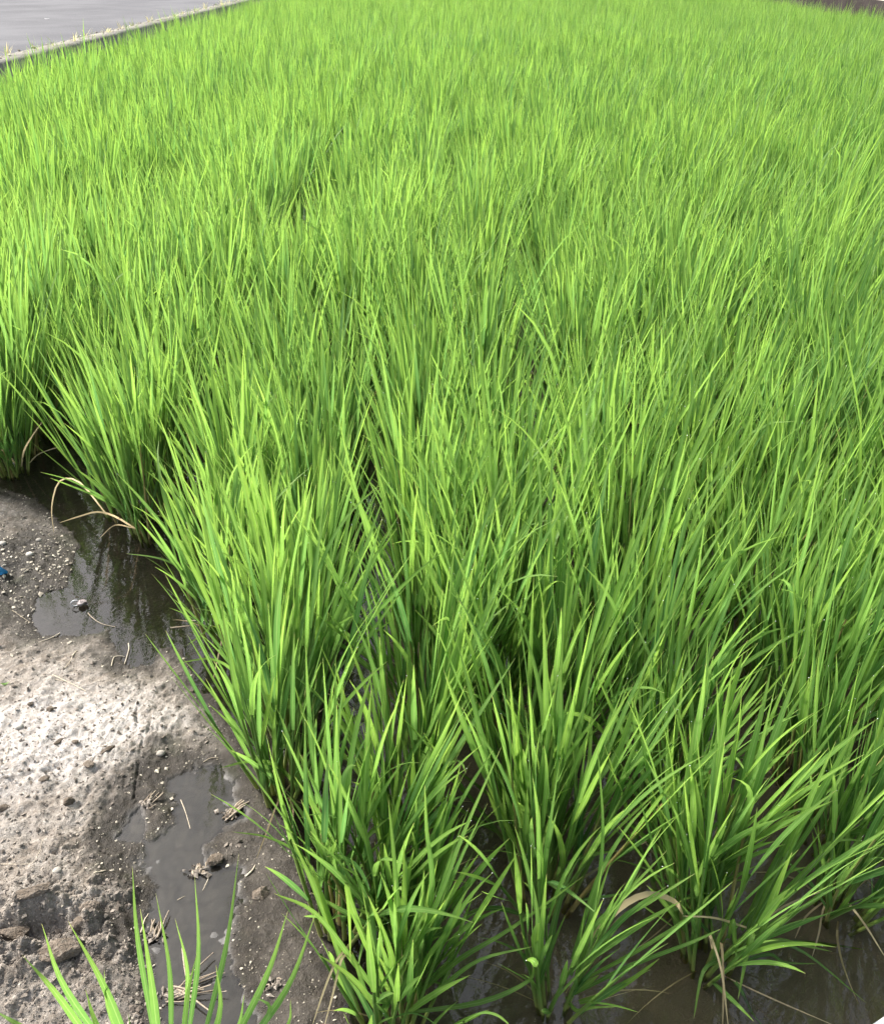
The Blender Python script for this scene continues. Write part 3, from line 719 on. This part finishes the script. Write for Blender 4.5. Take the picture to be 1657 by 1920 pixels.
# dew beads on the near blades
O8 = np.array([[1, 0, 0], [-1, 0, 0], [0, 1, 0], [0, -1, 0], [0, 0, 1], [0, 0, -1]], float)
OF = np.array([[0, 2, 4], [2, 1, 4], [1, 3, 4], [3, 0, 4], [2, 0, 5], [1, 2, 5], [3, 1, 5], [0, 3, 5]])
def scatter(P, rad, seed, squash=1.0, rough=0.25):
    rg = np.random.default_rng(seed); n = len(P)
    V = O8[None] * (1 + rough * rg.normal(size=(n, 6, 1))) * rad[:, None, None]
    a = rg.random(n) * 6.283; b = rg.normal(0, .5, n)
    st_ = 1 + 0.35 * rg.normal(size=(n, 1, 3)) * (rough > .1); V = V * np.clip(st_, .5, 1.8)
    x, y, z = V[..., 0], V[..., 1], V[..., 2] * squash
    y, z = y * np.cos(b)[:, None] - z * np.sin(b)[:, None], y * np.sin(b)[:, None] + z * np.cos(b)[:, None]
    x, y = x * np.cos(a)[:, None] - y * np.sin(a)[:, None], x * np.sin(a)[:, None] + y * np.cos(a)[:, None]
    V = np.stack([x, y, z], -1) + P[:, None]
    F = (OF[None] + (np.arange(n) * 6)[:, None, None]).reshape(-1, 3)
    C = np.zeros((n, 6, 4)); C[..., 0] = rg.random(n)[:, None]; C[..., 3] = 1
    return V.reshape(-1, 3), F, C.reshape(-1, 4)
dew = np.array(dew)[rng.permutation(len(dew))[:2600]]
o = obj('dew', mesh_np('dew', *scatter(dew, 0.0005 + 0.0005 * rng.random(len(dew)), 5, 1, 0.02), M_DEW))
tag(o, 'tiny clear dew beads on the rice blade edges and tips', 'dew', None, 'stuff')

# ------------------------------------------------------------------ grit and crumbs on the mud
n = 60000
px = rng.uniform(-60, 700, n); py = rng.uniform(900, 1990, n)
gp = np.array([on_z(a, b)[:2] for a, b in zip(px, py)])
z, wet, pale, d = ground_info(gp[:, 0], gp[:, 1])
patch = fbm(gp[:, 0] * 7, gp[:, 1] * 7, 3, 161)
grit_w = np.exp(-((d - 0.035) / 0.055) ** 2) * (0.55 + 1.6 * patch) + 0.10
up = np.exp(-(((px - 90) / 120) ** 2 + ((py - 1075) / 75) ** 2)); grit_w = grit_w + 5.0 * up
keep = (rng.random(n) < np.clip(grit_w, 0, 3) * 0.15) & (d > 0.001)
P = np.stack([gp[keep, 0], gp[keep, 1], z[keep] + 0.0006], 1)
tsc = np.linalg.norm(P - CAM, axis=1)
o = obj('grit', mesh_np('grit', *scatter(P, (0.0009 + 0.0022 * rng.random(len(P)) ** 3) * (tsc / 1.8) * (1 + 0.4 * up[keep]), 11, 0.5), M_GRIT, False))
tag(o, 'pale grit and husk bits strewn over the damp mud', 'grit', None, 'stuff')
keep = (rng.random(n) < 0.20 + 0.6 * np.exp(-(((px - 110) / 150) ** 2 + ((py - 1760) / 90) ** 2))) & (d > 0.012) & (wet < 0.9)
P = np.stack([gp[keep, 0], gp[keep, 1], z[keep] + 0.001], 1)
o = obj('mud_crumbs', mesh_np('mud_crumbs', *scatter(P, 0.0012 + 0.0042 * rng.random(len(P)) ** 4, 13, 0.6), M_CRUMB, False))
tag(o, 'small crumbs of broken dry mud on the headland', 'mud crumbs', None, 'stuff')

# clods and stones
def lump(name, px, py, sx, sy, sz, mat, seed, label, cat, group, rz=0.0, am=0.35, lift=0.35):
    import bmesh
    bm = bmesh.new(); bmesh.ops.create_icosphere(bm, subdivisions=4 if sx > .017 else 3, radius=1.0)
    V = np.array([v.co[:] for v in bm.verts]); F = np.array([[v.index for v in f.verts] for f in bm.faces]); bm.free()
    nn = fbm(V[:, 0] * 1.7 + seed, V[:, 1] * 1.7 + V[:, 2] * 1.3, 3, seed) * 1.4 + 0.6 * fbm(V[:, 0] * 5 + V[:, 2] * 4, V[:, 1] * 5 - V[:, 2] * 3, 3, seed + 3)
    rg = np.random.default_rng(seed)
    if am > 0.2:                                        # broken earth: flat fracture faces
        pn = rg.normal(size=(13, 3)); pn /= np.linalg.norm(pn, axis=1)[:, None]; ph_ = rg.uniform(.62, .95, 13)
        dt = V @ pn.T; lim = np.where(dt > 0.05, ph_[None] / np.maximum(dt, .05), 9).min(1)
        V = V * np.minimum(lim, 1.08)[:, None]
        nn = 0.4 * nn + 0.75 * fbm(V[:, 0] * 9 + V[:, 2] * 7, V[:, 1] * 9 - V[:, 2] * 6, 2, seed + 5)
    q = V * (1 + am * nn)[:, None]
    q = q * np.array([sx, sy, sz]); c, s = math.cos(rz), math.sin(rz)
    q = np.stack([q[:, 0] * c - q[:, 1] * s, q[:, 0] * s + q[:, 1] * c, q[:, 2]], 1)
    g = on_z(px, py, 0.02)
    C = np.zeros((len(q), 4)); C[:, 0] = (seed * 0.37) % 1; C[:, 3] = 1
    o = obj(name, mesh_np(name, q, F, C, mat, am < 0.2), loc=(g[0], g[1], ground_z(g[0], g[1]) + sz * lift))
    return tag(o, label, cat, group)
CL = 'mud clods'
for args in (
    (118, 1796, .058, .026, .024, 3, 'large flat-faced mud clod lying below the crumbly hole', .35),
    (172, 1716, .026, .017, .018, 5, 'rounded dark mud clod on the rim of the crumbly hole', .2),
    (150, 1742, .022, .020, .018, 7, 'pale lumpy mud clod inside the rim of the crumbly hole', .6),
    (52, 1764, .013, .010, .011, 9, 'small pale mud clod in the crumbly hole', .1),
    (25, 1752, .040, .022, .018, 11, 'broad mud clod beside the crumbly hole', .1),
    (75, 1700, .050, .016, .012, 13, 'long mud clod forming the upper lip of the crumbly hole', .3),
    (97, 1338, .0115, .009, .008, 15, 'round brown mud clod on the pale dry mud', .4),
    (58, 1326, .008, .008, .007, 17, 'tiny dark mud clod next to the round brown one on pale mud', .1),
    (112, 1397, .014, .008, .006, 19, 'oval brown mud clod on the whitest patch of dry mud', .9),
    (144, 1399, .010, .007, .006, 21, 'small flat brown clod beside the oval one on white mud', 0),
    (204, 1413, .024, .009, .008, 23, 'elongated brown mud clod at the edge of the white patch', .8),
    (168, 1438, .022, .014, .007, 25, 'low wide brown mud clod below the elongated one', -.4),
    (130, 1508, .014, .011, .010, 27, 'dark brown mud clod on the rough grey-brown mud', .2),
    (85, 1470, .012, .007, .006, 29, 'thin brown mud clod along the long mud crack', .3),
    (5, 1520, .016, .011, .011, 31, 'dark mud clod on the rough mud beyond the crack end', .2),
    (405, 1606, .020, .014, .011, 33, 'greenish-brown mud clod standing in the grey puddle', .3),
    (487, 1672, .020, .015, .012, 35, 'pale lumpy mud clod on the gritty mud by the rice roots', .3),
    (360, 1290, .010, .006, .006, 37, 'small brown mud clod above the dark water edge', .5)):
    k_ = 0.72 if args[2] > .02 else 0.9
    lump('mud_clod', args[0], args[1], args[2] * k_, args[3] * k_, args[4] * k_, M_CLOD, args[5], args[6], 'mud clod', CL, args[7])
for px_, py_, s_, seed, lab in (
    (73, 1013, .0095, 41, 'small round pebble on damp mud near the rice clump with tan stems'),
    (56, 1040, .0115, 43, 'round grey pebble among pale grit on damp mud'),
    (8, 1028, .011, 45, 'grey pebble on damp mud past the round one'),
    (110, 1641, .009, 47, 'smooth pale pebble on the rough dry mud'),
    (301, 1410, .010, 49, 'whitish stone by the long crack in the gritty mud'),
    (38, 1370, .010, 51, 'flat beige stone half buried in the pale mud')):
    lump('pebble', px_, py_, s_, s_ * .85, s_ * .6, M_STONE, seed, lab, 'pebble', 'pebbles on the mud', .3, .14, .45)

# straw lying on the mud
def straw(pts, r, label, h=0.001):
    r = r * 0.68
    P = catmull([on_z(a, b, 0.015) for a, b in pts], 9)
    z = ground_info(P[:, 0], P[:, 1])[0]; P[:, 2] = np.maximum(np.maximum(z, 0), np.linspace(np.maximum(z[0], 0), np.maximum(z[-1], 0), 9)) + h
    c = P[0].copy()
    o = obj('straw_stalk', mesh_np('straw_stalk', *tube(P - c, np.linspace(r, r * .55, 9), 5, (float(rng.random()), 0, 0, 1)), M_STRAW), loc=c)
    tag(o, label, 'straw', 'straw on the mud')
straw([(163, 1142), (170, 1150), (188, 1162), (214, 1168)], .0019, 'curved pale straw in shallow water beside the shell')
straw([(23, 1144), (54, 1162)], .0013, 'short thin straw at the margin of the sky-reflecting puddle')
straw([(342, 1157), (370, 1156), (395, 1157)], .0022, 'straight pale straw lying against the stems of an edge clump')
straw([(318, 1170), (335, 1168), (355, 1166)], .0030, 'short brown straw just below the straight pale one')
straw([(100, 1271), (127, 1284), (163, 1303)], .0024, 'forked white straw on the pale dry mud')
straw([(105, 1280), (125, 1283)], .0016, 'short straw crossing the forked white one')
straw([(143, 1218), (135, 1238), (121, 1260)], .0026, 'flattened pale straw between puddle and dry mud')
straw([(208, 1246), (212, 1229), (220, 1224), (232, 1224)], .0022, 'bent white straw hooked at the puddle tip')
straw([(239, 1199), (240, 1212), (232, 1240)], .0028, 'tan straw blade standing across the bent white one')
straw([(110, 1180), (95, 1192), (72, 1204)], .0030, 'brown straw bit at the lower rim of the sky-reflecting puddle')
straw([(337, 1492), (346, 1515), (355, 1546)], .0020, 'white straw lying in the grey puddle film')
straw([(0, 1626), (58, 1628), (74, 1608), (83, 1581)], .0012, 'long thin kinked straw on the rough dry mud')
straw([(21, 1414), (12, 1440), (3, 1455), (2, 1480)], .0014, 'thin white straw at the white mud patch')
straw([(380, 1424), (392, 1418), (408, 1416)], .0014, 'short pale straw above the grey puddle')
straw([(459, 1640), (472, 1628), (478, 1618)], .0034, 'thick cream straw stub on gritty mud')
straw([(180, 1650), (200, 1638)], .0026, 'short tan straw on the mud above the clods')
straw([(392, 1632), (385, 1648), (378, 1662)], .0016, 'thin pale straw in the puddle beside a stubble tuft')
straw([(330, 1680), (345, 1672)], .0012, 'tiny straw chip in the middle of the grey puddle')
straw([(262, 1745), (270, 1720), (276, 1705)], .0026, 'cream straw leaning on the puddle-side stubble tuft')
straw([(340, 1770), (343, 1800), (346, 1822)], .0030, 'pale torn straw lying in the puddle behind the lone clump')

# old stubble tufts
def stubble(px, py, ang, L, n, spread, label, r=.0018):
    g = on_z(px, py, 0.01); z = max(ground_z(g[0], g[1]), 0.0)
    root = obj('rice_stubble', None, loc=(g[0], g[1], z)); tag(root, label, 'stubble', 'old rice stubble in the mud')
    for q in range(int(n * 1.7)):
        a = ang + rng.normal(0, spread); off = rng.normal(0, .008, 2); l = L * rng.uniform(.35, 1.1)
        d0 = np.array([math.cos(a), math.sin(a), rng.uniform(.0, .22)])
        P = np.array([[off[0], off[1], 0.001 + .004 * rng.random()], [off[0], off[1], .004] + d0 * l * .5 + rng.normal(0, .0015, 3), [off[0], off[1], .004] + d0 * l * np.array([1, 1, .7])])
        P[:, 2] = np.maximum(P[:, 2], .001)
        obj('stalk', mesh_np('stalk', *tube(P, np.array([r, r * 1.1, r * .8]) * rng.uniform(.7, 1.2), 5, (float(rng.random()), 0, 0, 1)), M_STUB), root)
    V, F, C = scatter(np.stack([rng.normal(0, .010, 40), rng.normal(0, .008, 40), rng.uniform(0, .006, 40)], 1), rng.uniform(.002, .0055, 40), int(px), .8)
    obj('root_clump', mesh_np('root_clump', V, F, C, M_CRUMB, False), root)
stubble(428, 1522, 0.9, .046, 9, .16, 'old stubble tuft with parallel tan stalks lying on wet mud beside the puddle')
stubble(285, 1752, 1.65, .042, 5, .25, 'dark-rooted stubble tuft standing at the near rim of the puddle', .0022)
stubble(368, 1632, 1.4, .016, 5, .6, 'short pale stubble tuft poking out of the grey puddle', .0024)
stubble(276, 1506, 1.05, .030, 4, .15, 'worn stubble tuft on gritty mud above the tiny puddle', .0014)
stubble(318, 1862, 0.1, .085, 9, .35, 'flattened straw-like stubble tuft behind the lone clump', .0014)
stubble(508, 1846, 0.4, .018, 3, .8, 'brown stubble tuft on dark mud beside the lone clump', .0014)

# ------------------------------------------------------------------ small finds
g = on_z(148, 1136, 0.0)
shell = obj('snail_shell', None, loc=(g[0], g[1], 0.002)); tag(shell, 'small pale snail shell with a round open mouth at the puddle rim', 'shell')
def spiral(n=40, turns=2.4):
    t = np.linspace(0, 1, n); a = t * turns * 2 * np.pi; rr = 0.0095 * (1 - 0.82 * t)
    return np.stack([0.010 + rr * np.cos(a), rr * np.sin(a), 0.006 + 0.009 * t], 1), 0.0062 * (1 - 0.78 * t)
P, r_ = spiral(); obj('whorl', mesh_np('whorl', *tube(P, r_, 10, (.5, 0, 0, 1)), M_SHELLP), shell)
a = np.linspace(0, 2 * np.pi, 21); P = np.stack([-0.008 + 0.0095 * np.cos(a), 0.0 * a - 0.002 + 0.004 * np.cos(a), 0.009 + 0.0095 * np.sin(a)], 1)
obj('mouth_rim', mesh_np('mouth_rim', *tube(P, .0016, 6, (.5, 0, 0, 1)), M_SHELL), shell)

g = on_z(0, 1082, 0.02); zz = ground_z(g[0], g[1])
u_ = np.linspace(0, 1, 9); v_ = np.linspace(0, 1, 5); U, Vv = np.meshgrid(u_, v_)
X = (Vv - .5) * 0.034 + 0.008 * np.sin(U * 5); Y = 0.012 * np.cos(U * 4) * .4; Z = 0.002 + U * .05 + 0.003 * np.sin(Vv * 9 + U * 4)
Y = Y + 0.004 * np.sin(Vv * 7)
idx = np.arange(45).reshape(5, 9); F = np.stack([idx[:-1, :-1], idx[:-1, 1:], idx[1:, 1:], idx[1:, :-1]], -1).reshape(-1, 4)
Vt = np.stack([X.ravel(), Y.ravel(), Z.ravel()], 1)
V2 = np.concatenate([Vt, Vt + np.array([0, .0012, 0])]); F2 = np.concatenate([F, F[:, ::-1] + 45])
o = obj('plastic_scrap', mesh_np('plastic_scrap', V2, F2, None, M_BLUE), loc=(g[0], g[1], zz)); tag(o, 'crumpled bright blue plastic scrap standing in the damp mud', 'plastic scrap')

# the white slab corner beside the water
c0 = on_z(1632, 1921, 0.06); c1 = on_z(1658, 1904, 0.06); dx, dy = c1[0] - c0[0], c1[1] - c0[1]; ang = math.atan2(dy, dx)
V, F = box(-0.25, 0.55, -0.30, 0.0, -0.10, 0.0)
import bmesh
bm = bmesh.new(); bv = [bm.verts.new(v) for v in V]; [bm.faces.new([bv[i] for i in f]) for f in F]
bmesh.ops.bevel(bm, geom=bm.edges[:], offset=.006, segments=2, affect='EDGES'); bmesh.ops.recalc_face_normals(bm, faces=bm.faces[:])
me = bpy.data.meshes.new('concrete_slab'); bm.to_mesh(me); bm.free(); me.materials.append(M_SLAB)
o = obj('concrete_slab', me, loc=(c0[0], c0[1], 0.06), rz=ang); tag(o, 'smooth white concrete slab at the edge of the brown water', 'slab')

# fallen green leaf bit on the pale mud, white litter on the road
def small_leaf(px, py, z, L, wd, rz, mat, name, label, cat):
    s = np.linspace(-1, 1, 7); hw = wd * .5 * (1 - s * s) ** .7 + 1e-4
    V = np.concatenate([np.stack([s * L / 2, -hw, .004 * s * s], 1), np.stack([s * L / 2, 0 * hw, .0015 + .004 * s * s], 1), np.stack([s * L / 2, hw, .004 * s * s], 1)])
    F = np.array([[i + 7 * j, i + 1 + 7 * j, i + 8 + 7 * j, i + 7 + 7 * j] for j in range(2) for i in range(6)])
    C = np.zeros((21, 4)); C[:, 0] = .6; C[:, 1] = .4
    g = on_z(px, py, z)
    zz = z + .004 if z > .3 else ground_z(g[0], g[1]) + .003
    o = obj(name, mesh_np(name, V, F, C, mat), loc=(g[0], g[1], zz), rz=rz); tag(o, label, cat)
small_leaf(12, 1288, .02, .020, .007, .3, M_LEAF, 'leaf_scrap', 'small green leaf scrap on the pale dry mud', 'leaf scrap')
small_leaf(88, 35, ROAD_Z, .10, .03, -.2, M_WHITE, 'paper_litter', 'small white litter scrap lying on the grey road', 'litter')

# weeds and debris along the kerb
ds = []
for y in np.linspace(6, 45, 900):
    ds.append([KX - 0.25 + rng.normal(0, .06) + .04 * math.sin(y * 3), y + rng.normal(0, .03), ROAD_Z + .022])
ds = np.array(ds); o = obj('kerb_debris', mesh_np('kerb_debris', *scatter(ds, rng.uniform(.004, .018, len(ds)), 17, .5), M_GRIT, False))
tag(o, 'pale grit and dead husks gathered along the kerb', 'debris', None, 'stuff')
for q in range(26):
    t = q / 25; y = 9.0 + 19 * t ** 1.25 + rng.normal(0, .12)
    x = KX - 0.22 + rng.normal(0, .06)
    root = obj('kerb_weed', None, loc=(x, y, ROAD_Z + .012)); dry_ = float(rng.random() < .6) * .8
    tag(root, 'dry yellowish weed tuft sprouting along the road kerb', 'weed', 'weeds along the kerb')
    n = int(rng.integers(6, 12)); z0 = np.zeros(n)
    V, F, C = blades(np.stack([rng.normal(0, .02, n), rng.normal(0, .03, n), z0], 1), rng.uniform(.2, 1.1, n), rng.uniform(0, 6.28, n), rng.uniform(.06, .17, n),
                     rng.uniform(.007, .014, n), rng.uniform(.2, .9, n), z0, 3, 2, rng.uniform(.3, 1, n), np.full(n, .5), np.full(n, .35 + dry_ * .35))
    for j in range(n): obj('blade', mesh_np('blade', V[j], F, C[j], M_LEAF), root)
tris = sum(len(m.polygons) * 2 for m in bpy.data.meshes)
print('TRIS ~', tris, 'objects', len(bpy.data.objects), 'hills', len(hills), 'near', len(near))
